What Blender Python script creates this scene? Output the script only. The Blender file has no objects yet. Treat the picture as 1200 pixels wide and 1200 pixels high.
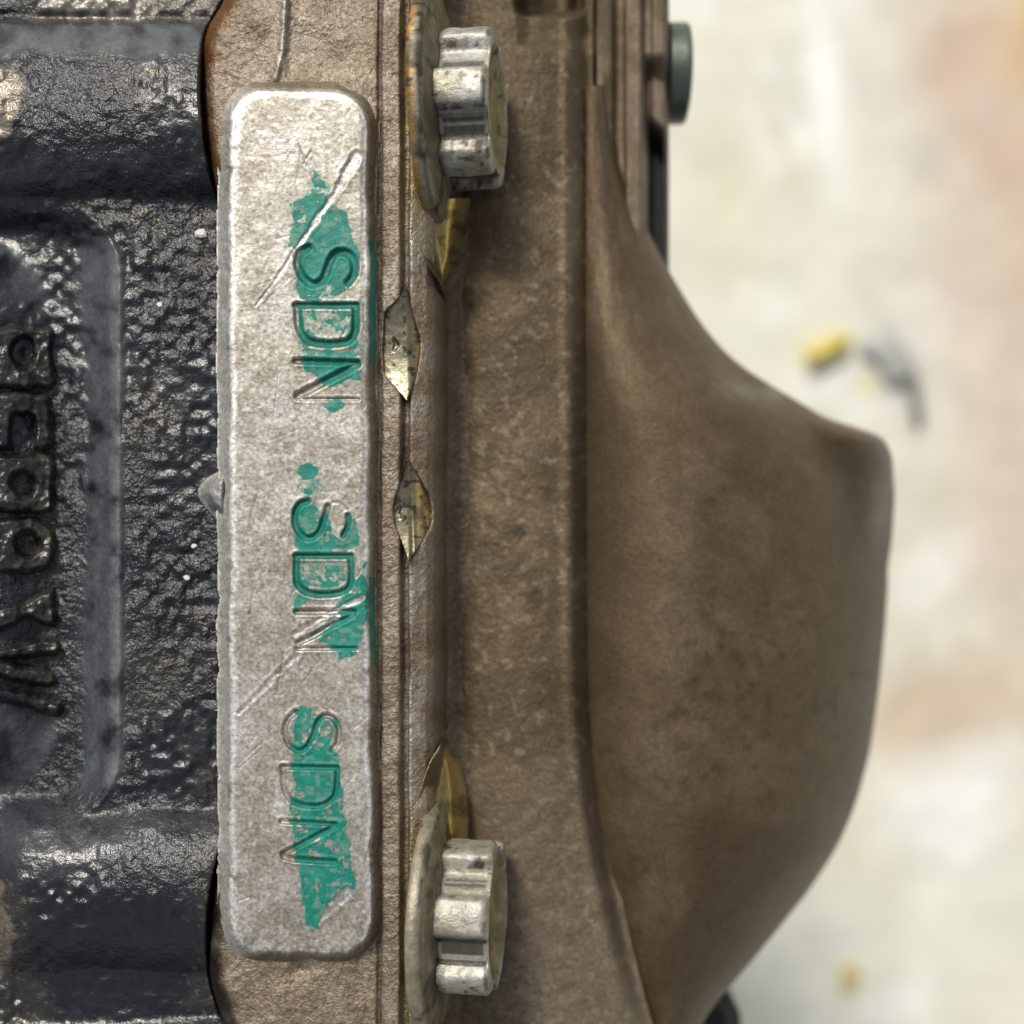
import bpy, math, random
import numpy as np
from mathutils import Vector, Matrix

# ------------------------------------------------------------------ units
# measures below are in tenths of a millimetre (one unit = S metres); z = 0 is the
# face of the stamped pad, the lens is H above it, the floor lies FLOOR below it
S = 1e-4
H = 1400.0
FLOOR = -4600.0
C = bpy.context.scene.collection
sc = bpy.context.scene

# ------------------------------------------------------------------ camera
cam = bpy.data.cameras.new("camera")
cam_o = bpy.data.objects.new("camera", cam)
C.objects.link(cam_o)
cam_o.location = (0, 0, H * S)
cam.sensor_width = 36
cam.lens = 18 / (600 / H)
cam.clip_start = 0.005
cam.clip_end = 50
cam.dof.use_dof = True
cam.dof.focus_distance = (H + 25) * S
cam.dof.aperture_fstop = 42 / 3.7
sc.camera = cam_o

# ------------------------------------------------------------------ light
SUN_EL, SUN_AZ = 50.0, -22.0          # azimuth from +Y, clockwise
w = bpy.data.worlds.new("World")
sc.world = w
w.use_nodes = True
nt = w.node_tree
bg = nt.nodes["Background"]
sky = nt.nodes.new("ShaderNodeTexSky")
sky.sky_type = 'NISHITA'
sky.sun_disc = False
sky.sun_elevation = math.radians(SUN_EL)
sky.sun_rotation = math.radians(SUN_AZ % 360)
sky.air_density = 1.0
sky.dust_density = 4.0
sky.ozone_density = 0.6
hs = nt.nodes.new("ShaderNodeHueSaturation")      # thin overcast: the same sky, greyer all over
hs.inputs['Saturation'].default_value = 0.35
nt.links.new(sky.outputs[0], hs.inputs['Color'])
nt.links.new(hs.outputs[0], bg.inputs[0])
bg.inputs[1].default_value = 0.065

sun = bpy.data.lights.new("sun", 'SUN')
sun.energy = 1.5
sun.angle = math.radians(10)
sun.color = (1.0, 0.95, 0.86)
sun_o = bpy.data.objects.new("sun", sun)
C.objects.link(sun_o)
a, e = math.radians(SUN_AZ), math.radians(SUN_EL)
dirv = Vector((math.sin(a) * math.cos(e), math.cos(a) * math.cos(e), math.sin(e)))
sun_o.rotation_euler = dirv.to_track_quat('Z', 'Y').to_euler()
sun_o.location = dirv * 2

sc.view_settings.view_transform = 'Standard'
sc.view_settings.look = 'None'
sc.view_settings.exposure = 0.70
sc.view_settings.gamma = 1
sc.view_settings.use_curve_mapping = False

# ------------------------------------------------------------------ numpy helpers
def _hash(ix, iy, seed):
    h = (ix.astype(np.int64) * 374761393 + iy.astype(np.int64) * 668265263 + seed * 974634777) & 0xFFFFFFFF
    h = ((h ^ (h >> 13)) * 1274126177) & 0xFFFFFFFF
    h = h ^ (h >> 16)
    return (h & 0xFFFF) / 65535.0

def vn(x, y, wl, seed=0):
    """smooth value noise, 0..1, wl = wavelength"""
    x = x / wl; y = y / wl
    ix = np.floor(x); iy = np.floor(y)
    fx = x - ix; fy = y - iy
    fx = fx * fx * (3 - 2 * fx); fy = fy * fy * (3 - 2 * fy)
    a = _hash(ix, iy, seed); b = _hash(ix + 1, iy, seed)
    c = _hash(ix, iy + 1, seed); d = _hash(ix + 1, iy + 1, seed)
    return (a * (1 - fx) + b * fx) * (1 - fy) + (c * (1 - fx) + d * fx) * fy

def fbm(x, y, wl, seed=0, octs=3):
    t = 0; amp = 1; tot = 0
    for k in range(octs):
        cs, sn = math.cos(0.7 * k), math.sin(0.7 * k)
        t = t + amp * vn(x * cs - y * sn, x * sn + y * cs, wl / 2 ** k, seed + 17 * k)
        tot += amp; amp *= 0.5
    return t / tot

def ss(a, b, x):
    t = np.clip((x - a) / (b - a), 0, 1)
    return t * t * (3 - 2 * t)

def lerp(a, b, t):
    return a + (b - a) * t

def seg_d(X, Y, pts):
    d = np.full(X.shape, 1e9)
    for (x0, y0), (x1, y1) in zip(pts[:-1], pts[1:]):
        dx, dy = x1 - x0, y1 - y0
        t = np.clip(((X - x0) * dx + (Y - y0) * dy) / (dx * dx + dy * dy + 1e-9), 0, 1)
        d = np.minimum(d, np.hypot(X - x0 - t * dx, Y - y0 - t * dy))
    return d

def smooth_line(pts, n=6):
    """Catmull-Rom through the points"""
    P = [np.array(p, float) for p in pts]
    P = [2 * P[0] - P[1]] + P + [2 * P[-1] - P[-2]]
    out = []
    for i in range(1, len(P) - 2):
        for k in range(n):
            t = k / n
            out.append(tuple(0.5 * (2 * P[i] + (P[i + 1] - P[i - 1]) * t + (2 * P[i - 1] - 5 * P[i] + 4 * P[i + 1] - P[i + 2]) * t * t
                             + (3 * P[i] - P[i - 1] - 3 * P[i + 1] + P[i + 2]) * t ** 3)))
    out.append(tuple(P[-2]))
    return out

def poly_sdf(X, Y, pts):
    """negative inside"""
    d = seg_d(X, Y, list(pts) + [pts[0]])
    ins = np.zeros(X.shape, bool)
    n = len(pts)
    for i in range(n):
        x0, y0 = pts[i]; x1, y1 = pts[(i + 1) % n]
        if y0 == y1:
            continue
        c = ((y0 > Y) != (y1 > Y)) & (X < (x1 - x0) * (Y - y0) / (y1 - y0) + x0)
        ins ^= c
    return np.where(ins, -d, d)

def box_sdf(X, Y, x0, x1, y0, y1, r):
    qx = np.abs(X - (x0 + x1) / 2) - (x1 - x0) / 2 + r
    qy = np.abs(Y - (y0 + y1) / 2) - (y1 - y0) / 2 + r
    return np.hypot(np.maximum(qx, 0), np.maximum(qy, 0)) + np.minimum(np.maximum(qx, qy), 0) - r

def interp(y, tab):
    t = np.array(tab, float)
    return np.interp(y, t[:, 0], t[:, 1])

def sinterp(y, tab, w=16):
    """table look-up with its corners rounded over +-w"""
    return sum(interp(y + o * w, tab) for o in (-1, -.66, -.33, 0, .33, .66, 1)) / 7

def unproj(X, Y, Z):
    """measured position in the photo at depth z -> metres"""
    k = (H - Z) / H
    return (X - 600) * k * S, (600 - Y) * k * S, Z * S

# ------------------------------------------------------------------ mesh helpers
ROOT_LOC = Vector((0, 0, FLOOR * S))

def tag(o, label=None, cat=None, group=None, kind=None):
    if label: o['label'] = label
    if cat: o['category'] = cat
    if group: o['group'] = group
    if kind: o['kind'] = kind
    return o

def abs_loc(o):
    v = Vector(o.location)
    while o.parent:
        o = o.parent
        v = v + Vector(o.location)
    return v

def link_mesh(name, co, faces, mat, parent=None, col=None, bare=None, smooth=True, grain=None):
    """co: (n,3) metres, faces: (m,4) or list of lists; the origin goes to the middle of the mesh"""
    co = np.asarray(co, float)
    ctr = (co.min(0) + co.max(0)) / 2
    me = bpy.data.meshes.new(name)
    if isinstance(faces, np.ndarray):
        m, k = faces.shape
        me.vertices.add(len(co)); me.loops.add(m * k); me.polygons.add(m)
        me.vertices.foreach_set('co', (co - ctr).astype(np.float32).ravel())
        me.loops.foreach_set('vertex_index', faces.astype(np.int32).ravel())
        me.polygons.foreach_set('loop_start', np.arange(0, m * k, k, dtype=np.int32))
        me.update(calc_edges=True)
    else:
        me.from_pydata([tuple(v) for v in (co - ctr)], [], faces)
        me.update()
    me.polygons.foreach_set('use_smooth', np.full(len(me.polygons), smooth))
    if col is not None:
        at = me.attributes.new('col', 'FLOAT_COLOR', 'POINT')
        c4 = np.ones((len(co), 4), np.float32); c4[:, :3] = col
        at.data.foreach_set('color', c4.ravel())
    if bare is not None:
        at = me.attributes.new('bare', 'FLOAT', 'POINT')
        at.data.foreach_set('value', np.asarray(bare, np.float32).ravel())
    if grain is not None:
        at = me.attributes.new('grain', 'FLOAT', 'POINT')
        at.data.foreach_set('value', np.asarray(grain, np.float32).ravel())
    me.materials.append(mat)
    o = bpy.data.objects.new(name, me)
    C.objects.link(o)
    if parent:
        o.parent = parent
        o.location = Vector(ctr) - abs_loc(parent)
    else:
        o.location = Vector(ctr)
    return o

def sheet(name, X, Y, Z, mat, parent=None, mask=None, col=None, bare=None, skirt=None, flip=False, grain=None):
    """a surface over a grid of measured positions; skirt = depth its rim is carried down to"""
    ny, nx = X.shape
    wx, wy, wz = unproj(X, Y, Z)
    co = np.stack([wx, wy, wz], -1).reshape(-1, 3)
    idx = np.arange(nx * ny).reshape(ny, nx)
    q = np.stack([idx[:-1, :-1], idx[1:, :-1], idx[1:, 1:], idx[:-1, 1:]], -1).reshape(-1, 4)
    if flip: q = q[:, ::-1]
    c = col.reshape(-1, 3) if col is not None else None
    b = np.broadcast_to(bare, X.shape).reshape(-1) if bare is not None else None
    gr = grain.reshape(-1) if grain is not None else None
    if mask is not None:
        mk = mask.reshape(-1)
        q = q[mk[q].all(1)]
        used = np.unique(q)
        re = np.full(len(co), -1); re[used] = np.arange(len(used))
        co = co[used]; q = re[q]
        if c is not None: c = c[used]
        if b is not None: b = b[used]
        if gr is not None: gr = gr[used]
    if skirt is not None:
        # rim edges = directed edges met once
        ed = np.concatenate([q[:, [0, 1]], q[:, [1, 2]], q[:, [2, 3]], q[:, [3, 0]]])
        key = ed[:, 0].astype(np.int64) * len(co) + ed[:, 1]
        rkey = ed[:, 1].astype(np.int64) * len(co) + ed[:, 0]
        rim = ed[~np.isin(key, rkey)]
        rv = np.unique(rim)
        low = co[rv].copy(); low[:, 2] = np.minimum(low[:, 2] - 1e-5, skirt * S)
        re = np.full(len(co), -1); re[rv] = np.arange(len(rv)) + len(co)
        sk = np.stack([rim[:, 1], rim[:, 0], re[rim[:, 0]], re[rim[:, 1]]], -1)
        if c is not None: c = np.concatenate([c, c[rv]])
        if b is not None: b = np.concatenate([b, b[rv]])
        if gr is not None: gr = np.concatenate([gr, gr[rv]])
        co = np.concatenate([co, low]); q = np.concatenate([q, sk])
    return link_mesh(name, co, q, mat, parent, c, b, grain=gr)

def grid(x0, x1, y0, y1, st):
    xs = np.arange(x0, x1 + st * .5, st); ys = np.arange(y0, y1 + st * .5, st)
    return np.meshgrid(xs, ys)

def colmix(base, *layers):
    """base rgb, layers = (rgb, weight array)"""
    shp = layers[0][1].shape
    c = np.broadcast_to(np.array(base, float), shp + (3,)).copy()
    for rgb, wgt in layers:
        wgt = np.clip(wgt, 0, 1)[..., None]
        c = c * (1 - wgt) + np.array(rgb, float) * wgt
    return c

def lathe(rings, n, prof=None):
    """rings = [(x, r, k)] about the local x axis; prof(theta) = radius factor blended by k"""
    th = np.linspace(0, 2 * math.pi, n, endpoint=False)
    co = []
    for x, r, k in rings:
        f = 1 if prof is None else (1 - k) + k * prof(th)
        rr = r * f * np.ones(n)
        co.append(np.stack([np.full(n, x), rr * np.cos(th), rr * np.sin(th)], -1))
    co = np.concatenate(co)
    m = len(rings)
    i = np.arange(m - 1)[:, None] * n; j = np.arange(n)[None, :]; j2 = (j + 1) % n
    q = np.stack([i + j, i + n + j, i + n + j2, i + j2], -1).reshape(-1, 4)
    return co, q[:, ::-1]

# ------------------------------------------------------------------ materials
def mat_new(name, col=(.2, .2, .2), use_attr=True, metallic=0.0, rough=0.5, spec=0.5,
            mottles=(), bumps=(), rough_var=0.0, rough_wl=6, bare=None, coat=0.0, coat_rough=0.1, sparkle=None, grain=False):
    """mottles: (wavelength, strength); bumps: (wavelength, height); wavelengths in tenths of a mm.
       bare: (metallic, roughness) reached where the 'bare' attribute is 1"""
    m = bpy.data.materials.new(name)
    m.use_nodes = True
    t = m.node_tree; N = t.nodes; L = t.links
    p = N["Principled BSDF"]
    tc = N.new("ShaderNodeTexCoord")
    def noise(wl, detail=3.0, rgh=.55, off=0.0):
        mp = N.new("ShaderNodeMapping")
        mp.inputs['Location'].default_value = (off, off * .7, off * 1.3)
        L.new(tc.outputs['Object'], mp.inputs[0])
        n = N.new("ShaderNodeTexNoise")
        n.inputs['Scale'].default_value = 1 / (wl * S)
        n.inputs['Detail'].default_value = detail
        n.inputs['Roughness'].default_value = rgh
        L.new(mp.outputs[0], n.inputs['Vector'])
        return n.outputs['Fac']
    def math_(op, a, b=None, c=None):
        n = N.new("ShaderNodeMath"); n.operation = op
        for i, v in enumerate((a, b, c)):
            if v is None: continue
            if isinstance(v, (int, float)): n.inputs[i].default_value = v
            else: L.new(v, n.inputs[i])
        return n.outputs[0]
    if use_attr:
        at = N.new("ShaderNodeAttribute"); at.attribute_name = 'col'
        cur = at.outputs['Color']
    else:
        rgb = N.new("ShaderNodeRGB"); rgb.outputs[0].default_value = (*col, 1)
        cur = rgb.outputs[0]
    for i, (wl, st) in enumerate(mottles):
        f = noise(wl, 3, .6, .013 * i)
        f = math_('MULTIPLY_ADD', f, 4.0 * st, 1 - 2.0 * st)
        f = math_('MAXIMUM', f, 0.05)
        vm = N.new("ShaderNodeVectorMath"); vm.operation = 'SCALE'
        L.new(cur, vm.inputs[0]); L.new(f, vm.inputs['Scale'])
        cur = vm.outputs[0]
    if sparkle:
        wl, thr, rgbv = sparkle
        f = noise(wl, 1, .5, .31)
        mr = N.new("ShaderNodeMapRange")
        mr.inputs[1].default_value = thr; mr.inputs[2].default_value = thr + .06
        L.new(f, mr.inputs[0])
        mx = N.new("ShaderNodeMix"); mx.data_type = 'RGBA'
        L.new(mr.outputs[0], mx.inputs[0]); L.new(cur, mx.inputs[6]); mx.inputs[7].default_value = (*rgbv, 1)
        cur = mx.outputs[2]
    L.new(cur, p.inputs['Base Color'])
    rg = rough
    if rough_var:
        f = noise(rough_wl, 3, .6, .05)
        rg = math_('MULTIPLY_ADD', f, 2 * rough_var, rough - rough_var)
    met = metallic
    if bare:
        ab = N.new("ShaderNodeAttribute"); ab.attribute_name = 'bare'
        def mixf(a, b):
            n = N.new("ShaderNodeMix"); n.data_type = 'FLOAT'
            L.new(ab.outputs['Fac'], n.inputs[0])
            for i, v in ((2, a), (3, b)):
                if isinstance(v, (int, float)): n.inputs[i].default_value = v
                else: L.new(v, n.inputs[i])
            return n.outputs[0]
        met = mixf(metallic, bare[0]); rg = mixf(rg, bare[1])
    for sock, v in (('Metallic', met), ('Roughness', rg)):
        if isinstance(v, (int, float)): p.inputs[sock].default_value = v
        else: L.new(v, p.inputs[sock])
    p.inputs['Specular IOR Level'].default_value = spec
    p.inputs['Coat Weight'].default_value = coat
    p.inputs['Coat Roughness'].default_value = coat_rough
    prev = None
    for i, (wl, h) in enumerate(bumps):
        b = N.new("ShaderNodeBump")
        b.inputs['Strength'].default_value = 1.0
        b.inputs['Distance'].default_value = h * S
        if grain:
            ga = N.new("ShaderNodeAttribute"); ga.attribute_name = 'grain'
            L.new(ga.outputs['Fac'], b.inputs['Strength'])
        L.new(noise(wl, 3, .6, .021 * i + .4), b.inputs['Height'])
        if prev is not None: L.new(prev, b.inputs['Normal'])
        prev = b.outputs[0]
    if prev is not None:
        L.new(prev, p.inputs['Normal'])
        if coat: L.new(prev, p.inputs['Coat Normal'])
    return m

M_BLACK = mat_new("black_enamel", metallic=0, rough=.27, spec=.7, mottles=((30, .25), (6, .3)), bumps=((8, 3.0), (4, 1.1)),
                  rough_var=.12, rough_wl=14, bare=(.85, .34), grain=True)
M_PAD = mat_new("machined_alloy", metallic=.55, rough=.5, mottles=((4.5, .5), (14, .16), (60, .1)), bumps=((5, .4), (2.2, .25)),
                rough_var=.12, bare=(.9, .3))
M_FLANGE = mat_new("cast_alloy", metallic=.5, rough=.46, mottles=((5, .45), (18, .2)), bumps=((5.5, 2.6), (3, 1.2)), rough_var=.15, bare=(.9, .3))
M_BODY = mat_new("dirty_cast_alloy", metallic=.4, rough=.55, mottles=((5, .36), (20, .2), (90, .12)), bumps=((6, 1.7), (3, .8)), rough_var=.12, bare=(.9, .3))
M_DOME = mat_new("satin_cast_alloy", metallic=.4, rough=.5, spec=.15, mottles=((4.5, .36), (26, .12), (110, .08)), bumps=((5, .7), (2.6, .4)), rough_var=.08, bare=(.9, .3))
M_GOLD = mat_new("cut_metal", metallic=.9, rough=.3, mottles=((14, .18), (5, .14)), bumps=((9, .5), (3, .2)), rough_var=.14, bare=(1, .2))
M_BOLT = mat_new("zinc_steel", metallic=.45, rough=.5, mottles=((7, .25), (22, .2)), bumps=((7, 1.2), (3, .5)), rough_var=.15, bare=(1, .3))
M_PAINT = mat_new("green_paint", metallic=0, rough=.5, spec=.4, mottles=((7, .2), (25, .12)), bumps=((5, .7), (2.5, .3)))
M_STEEL = mat_new("dark_steel", col=(.12, .145, .125), use_attr=False, metallic=.7, rough=.38, mottles=((30, .2),), bumps=((6, .8),))
M_RUBBER = mat_new("black_rubber", col=(.012, .012, .012), use_attr=False, rough=.6, mottles=((20, .2),), bumps=((8, 1),))
M_FLOOR = mat_new("pale_floor", rough=.55, spec=.35, mottles=((330, .10), (120, .07)), bumps=((130, 4), (30, 1)))
M_YELLOW = mat_new("yellow_plastic", col=(.60, .46, .07), use_attr=False, rough=.4, mottles=((20, .08),))
M_GREY = mat_new("grey_metal", col=(.47, .48, .45), use_attr=False, metallic=.3, rough=.5, mottles=((25, .15),), bumps=((10, 1),))
M_DARK = mat_new("dark_grey_metal", col=(.22, .22, .19), use_attr=False, metallic=.2, rough=.5, mottles=((25, .15),))
M_OCHRE = mat_new("ochre_paint", col=(.56, .45, .18), use_attr=False, rough=.5, mottles=((20, .15),))
M_CHIP = mat_new("pale_chip", col=(.72, .70, .64), use_attr=False, rough=.5, mottles=((5, .1),))

# ------------------------------------------------------------------ floor
def build_floor():
    c = np.concatenate([[-60000, -24000, -12000, -7000], np.arange(-5200, 5201, 28), [7000, 12000, 24000, 60000]])
    X, Y = np.meshgrid(c, -c)                  # tenths of a mm, real floor coordinates
    k = (H - FLOOR) / H
    PX, PY = X / k + 600, 600 - Y / k          # where the stains were measured
    n1 = fbm(PX, PY, 210, 5, 4); n2 = fbm(PX, PY, 90, 9, 4)
    def blob(cx, cy, rx, ry, rot=0):
        cr, sr = math.cos(rot), math.sin(rot)
        u = ((PX - cx) * cr + (PY - cy) * sr) / rx; v = (-(PX - cx) * sr + (PY - cy) * cr) / ry
        return np.exp(-(u * u + v * v))
    wob = .45 + 1.1 * n2
    col = colmix((.70, .69, .585),
                 ((.60, .57, .46), ss(.42, .72, n1) * .7), ((.80, .80, .76), ss(.55, .75, n2) * .7),
                 ((.60, .47, .37), (blob(1195, 230, 110, 360) * .95 + blob(1120, 60, 60, 90) * .7 + blob(1190, 640, 60, 130) * .4) * wob),
                 ((.60, .42, .20), blob(1225, 30, 50, 110) * .9),
                 ((.58, .47, .34), blob(1110, 830, 120, 50, -.25) * 1.2 * wob),
                 ((.62, .60, .44), blob(850, 250, 55, 130) * .75 * wob),
                 ((.66, .68, .60), blob(900, 1120, 120, 90) * .6),
                 ((.50, .47, .42), blob(1010, 95, 25, 25) * .4 + blob(1085, 190, 25, 25) * .35 + blob(1170, 130, 40, 25) * .4),
                 ((.56, .54, .36), blob(915, 165, 9, 75, -.35) * .7),
                 ((.9, .9, .86), blob(965, 95, 22, 120, -.15) * .9 + blob(1140, 960, 70, 90) * .5),
                 ((.55, .53, .36), blob(1020, 1010, 45, 45) * .35), ((.46, .46, .43), blob(1045, 430, 38, 45) * .6 + blob(1072, 470, 14, 50) * .5), ((.66, .58, .12), blob(963, 412, 32, 18, -.4) * .6 + blob(1018, 452, 14, 16) * .5))
    Z = FLOOR + 16 * (fbm(PX, PY, 120, 3, 3) - .5) - 10
    ny, nx = X.shape
    co = np.stack([X * S, Y * S, Z * S], -1).reshape(-1, 3)
    idx = np.arange(nx * ny).reshape(ny, nx)
    q = np.stack([idx[:-1, :-1], idx[1:, :-1], idx[1:, 1:], idx[:-1, 1:]], -1).reshape(-1, 4)
    o = link_mesh('floor', co, q, M_FLOOR, None, col.reshape(-1, 3))
    tag(o, 'pale stained workshop floor out of focus below the casting', kind='structure')
build_floor()

# ------------------------------------------------------------------ the housing: one bolted assembly
root = bpy.data.objects.new('gear_housing', None)
C.objects.link(root)
root.location = ROOT_LOC
root.empty_display_size = .01
tag(root, 'bolted gear housing of black casting and brown alloy cover with green-daubed stamped pad', 'machine housing')

# ---- black casting on the left
XL = [(-240, 330), (-60, 290), (0, 262), (22, 250), (38, 237), (110, 234), (170, 239), (215, 249), (260, 268), (960, 268), (1005, 254), (1050, 244),
      (1100, 242), (1150, 246), (1195, 260), (1260, 290), (1440, 330)]
def black_fields(X, Y):
    wob = (fbm(X, Y, 60, 21, 2) - .5) * 10
    pk = box_sdf(X, Y + wob * .4, -500, 138, 238, 966, 84)
    panel = box_sdf(X, Y + wob * .8, -500, 84, 264, 952, 120)
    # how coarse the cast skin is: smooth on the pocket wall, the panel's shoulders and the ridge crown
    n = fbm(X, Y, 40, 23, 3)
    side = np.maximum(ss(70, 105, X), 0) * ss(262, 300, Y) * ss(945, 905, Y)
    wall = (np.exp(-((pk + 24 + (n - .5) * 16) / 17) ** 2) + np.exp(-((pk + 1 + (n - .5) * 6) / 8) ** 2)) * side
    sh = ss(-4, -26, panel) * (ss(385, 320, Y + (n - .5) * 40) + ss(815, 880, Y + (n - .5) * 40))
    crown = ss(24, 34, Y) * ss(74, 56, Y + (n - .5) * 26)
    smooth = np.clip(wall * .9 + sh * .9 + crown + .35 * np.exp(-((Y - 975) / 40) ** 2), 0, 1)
    return wob, pk, panel, smooth

def z_black(X, Y, fine=True):
    wob, pk, panel, smooth = black_fields(X, Y)
    z = -78 - 6 * ss(150, 250, X)
    r1 = np.clip(1 - np.abs((Y + wob - 128) / 132) ** 2.1, 0, 1)
    r2 = np.clip(1 - np.abs((Y + wob - 1045) / 118) ** 2.2, 0, 1)
    end = ss(-60, 25, X + .15 * (Y - 1045))
    pocket = ss(3, -50, pk)
    smax = lambda a, b, k: (a + b + np.sqrt((a - b) ** 2 + k * k)) / 2
    z = z - 44 * pocket + 4 * np.exp(-((pk - 1) / 5) ** 2) * ss(80, 115, X)
    z = z + (10 + 52 * ss(110, -60, X)) * ss(14, -75, panel) * pocket 
    z = smax(z, -150 + 128 * r1 ** .6, 7)
    z = smax(z, -150 + 124 * (r2 * (.3 + .7 * end)) ** .6, 7)
    xl = sinterp(Y, XL)
    z = z - 70 * ss(xl - 3, xl + 9, X) * np.maximum(ss(262, 225, Y), ss(975, 1005, Y))
    z = z + (np.minimum(z, np.maximum(-62, z - 10)) - z) * ss(30, 20, Y + wob)
    z = z - 6 * np.exp(-((Y + wob - 22) / 7) ** 2)
    z = smax(z, -112 + 50 * ss(1158, 1226, Y + wob), 6)
    if fine:
        amp = (.35 + .95 * ss(.35, .65, fbm(X, Y, 90, 77, 3))) * (1 - .85 * smooth)
        z = z + (fbm(X, Y, 10, 31, 1) - .5) * 5 * amp + (fbm(X, Y, 30, 41, 2) - .5) * 3.5
    return z

def build_black():
    X, Y = grid(-240, 266, -240, 1440, 1.8)
    Z = z_black(X, Y)
    wob, pk, panel, smooth = black_fields(X, Y)
    n = fbm(X, Y, 26, 51, 4); n3 = fbm(X, Y, 90, 81, 2)
    worn = (ss(60, 0, X) * (np.exp(-((Y - 115) / 50) ** 2) + ss(35, -10, X - .18 * (Y - 1060)) * np.exp(-((Y - 1085) / 60) ** 2)))
    worn = ss(.42, .62, worn * .75 + n * .6 - .2)
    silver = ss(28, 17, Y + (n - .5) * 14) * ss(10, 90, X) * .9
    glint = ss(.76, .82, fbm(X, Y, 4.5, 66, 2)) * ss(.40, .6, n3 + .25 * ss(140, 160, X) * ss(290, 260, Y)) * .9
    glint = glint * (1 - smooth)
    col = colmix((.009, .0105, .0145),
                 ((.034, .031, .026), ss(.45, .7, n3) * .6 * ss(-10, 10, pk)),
                 ((.10, .11, .122), smooth * ss(.2, .6, n) * .85), ((.15, .155, .155), np.exp(-((pk + 2) / 6) ** 2) * ss(90, 120, X) * ss(285, 310, Y) * ss(925, 900, Y) * ss(.3, .6, n) * .7), ((.036, .039, .044), ss(25, 60, Y) * ss(110, 190, Y) * 0 + ss(165, 185, Y) * ss(225, 205, Y) * ss(.35, .6, n) * .7),  # greys on smooth skin, pocket edge and ridge flank: reflected sky, put into colour
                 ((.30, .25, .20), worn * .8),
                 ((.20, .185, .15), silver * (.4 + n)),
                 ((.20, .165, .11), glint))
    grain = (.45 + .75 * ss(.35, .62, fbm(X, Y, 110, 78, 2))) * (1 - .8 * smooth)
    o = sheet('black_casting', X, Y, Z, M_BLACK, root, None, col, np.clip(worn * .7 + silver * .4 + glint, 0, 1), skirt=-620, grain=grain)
    o['label'] = 'rough black enamelled casting with raised lettering'
    return o
black = build_black()

def raised_letters():
    shapes = []
    def box(x0, x1, y0, y1, r=9): return lambda X, Y: box_sdf(X, Y, x0, x1, y0, y1, r)
    def ell(cx, cy, rx, ry): return lambda X, Y: (np.hypot((X - cx) / rx, (Y - cy) / ry) - 1) * min(rx, ry)
    def line(pts, hw): return lambda X, Y: seg_d(X, Y, pts) - hw
    def pol(p): return lambda X, Y: poly_sdf(X, Y, p)
    U = lambda *f: (lambda X, Y: np.minimum.reduce([g(X, Y) for g in f]))
    D = lambda a, *f: (lambda X, Y: np.maximum.reduce([a(X, Y)] + [-g(X, Y) for g in f]))
    shapes.append((D(box(-56, 63, 384, 455), ell(27, 414, 12, 16), box(-70, -8, 409, 430, 4)), (374, 465)))
    shapes.append((D(box(-56, 60, 460, 526), box(14, 40, 484, 540, 7), box(-40, -6, 482, 540, 7)), (450, 536)))
    shapes.append((D(box(-56, 62, 533, 601), ell(28, 568, 13, 15), ell(-24, 568, 14, 15)), (524, 611)))
    shapes.append((D(box(-56, 64, 607, 670, 24), ell(32, 637, 13, 14), box(-70, -2, 634, 700, 6)), (597, 680)))
    shapes.append((pol([(63, 688), (66, 736), (34, 724), (0, 738), (-56, 742), (-56, 716), (0, 712), (30, 704)]), (678, 752)))
    shapes.append((U(line([(62, 757), (10, 764), (-50, 770)], 8), line([(-50, 772), (0, 783), (58, 796)], 9),
                     line([(0, 783), (-30, 790)], 9), line([(66, 829), (20, 817), (-50, 800)], 8)), (738, 846)))
    for f, (y0, y1) in shapes:
        X, Y = grid(-70, 82, y0, y1, 1.3)
        wob = (fbm(X, Y, 16, 91, 2) - .5) * 7
        d = f(X, Y) + wob
        base = z_black(X, Y, False)
        Z = base - 4 + 20 * ss(5, -6, d) + (fbm(X, Y, 14, 33, 2) - .5) * 7 * ss(6, -6, d) + (fbm(X, Y, 7, 35, 2) - .5) * 4
        n = fbm(X, Y, 5, 62, 2)
        edge = np.exp(-((d + 1) / 6) ** 2) * ss(20, 55, X)
        g = ss(.56, .68, n) * edge * .9
        col = colmix((.011, .012, .015), ((.040, .037, .033), ss(.4, .7, fbm(X, Y, 24, 64, 3)) * .7), ((.25, .20, .11), g * .6))
        sheet('raised_letter', X, Y, Z, M_BLACK, black, d < 8, col, g, grain=np.full(X.shape, .6))
raised_letters()

# ---- brown alloy cover: the flange that the pad stands on
LEAF = {  # left and right outline over y, of the cut facets on the flange edge
    'a': dict(y0=337, y1=469, L=[(337, 474), (350, 468), (366, 449), (410, 447), (440, 449), (455, 463), (469, 476)],
              R=[(337, 476), (371, 485), (398, 494), (419, 493), (440, 488), (458, 482), (469, 477)], ridge=482, mid=404),
    'b': dict(y0=539, y1=657, L=[(539, 477), (560, 472), (580, 463), (597, 459), (615, 462), (635, 470), (657, 478)],
              R=[(539, 478), (560, 492), (580, 504), (597, 508), (615, 507), (635, 496), (657, 479)], ridge=482, mid=600)}
SPOT = {
    'top': dict(y0=232, y1=332, L=[(232, 478), (270, 484), (300, 496), (318, 505), (332, 517)], R=[(232, 552), (262, 545), (300, 538), (320, 527), (332, 519)]),
    'bot': dict(y0=883, y1=1000, L=[(883, 514), (889, 506), (905, 499), (930, 491), (960, 484), (1000, 478)], R=[(883, 525), (888, 533), (900, 539), (925, 545), (950, 548), (1000, 549)])}

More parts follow.
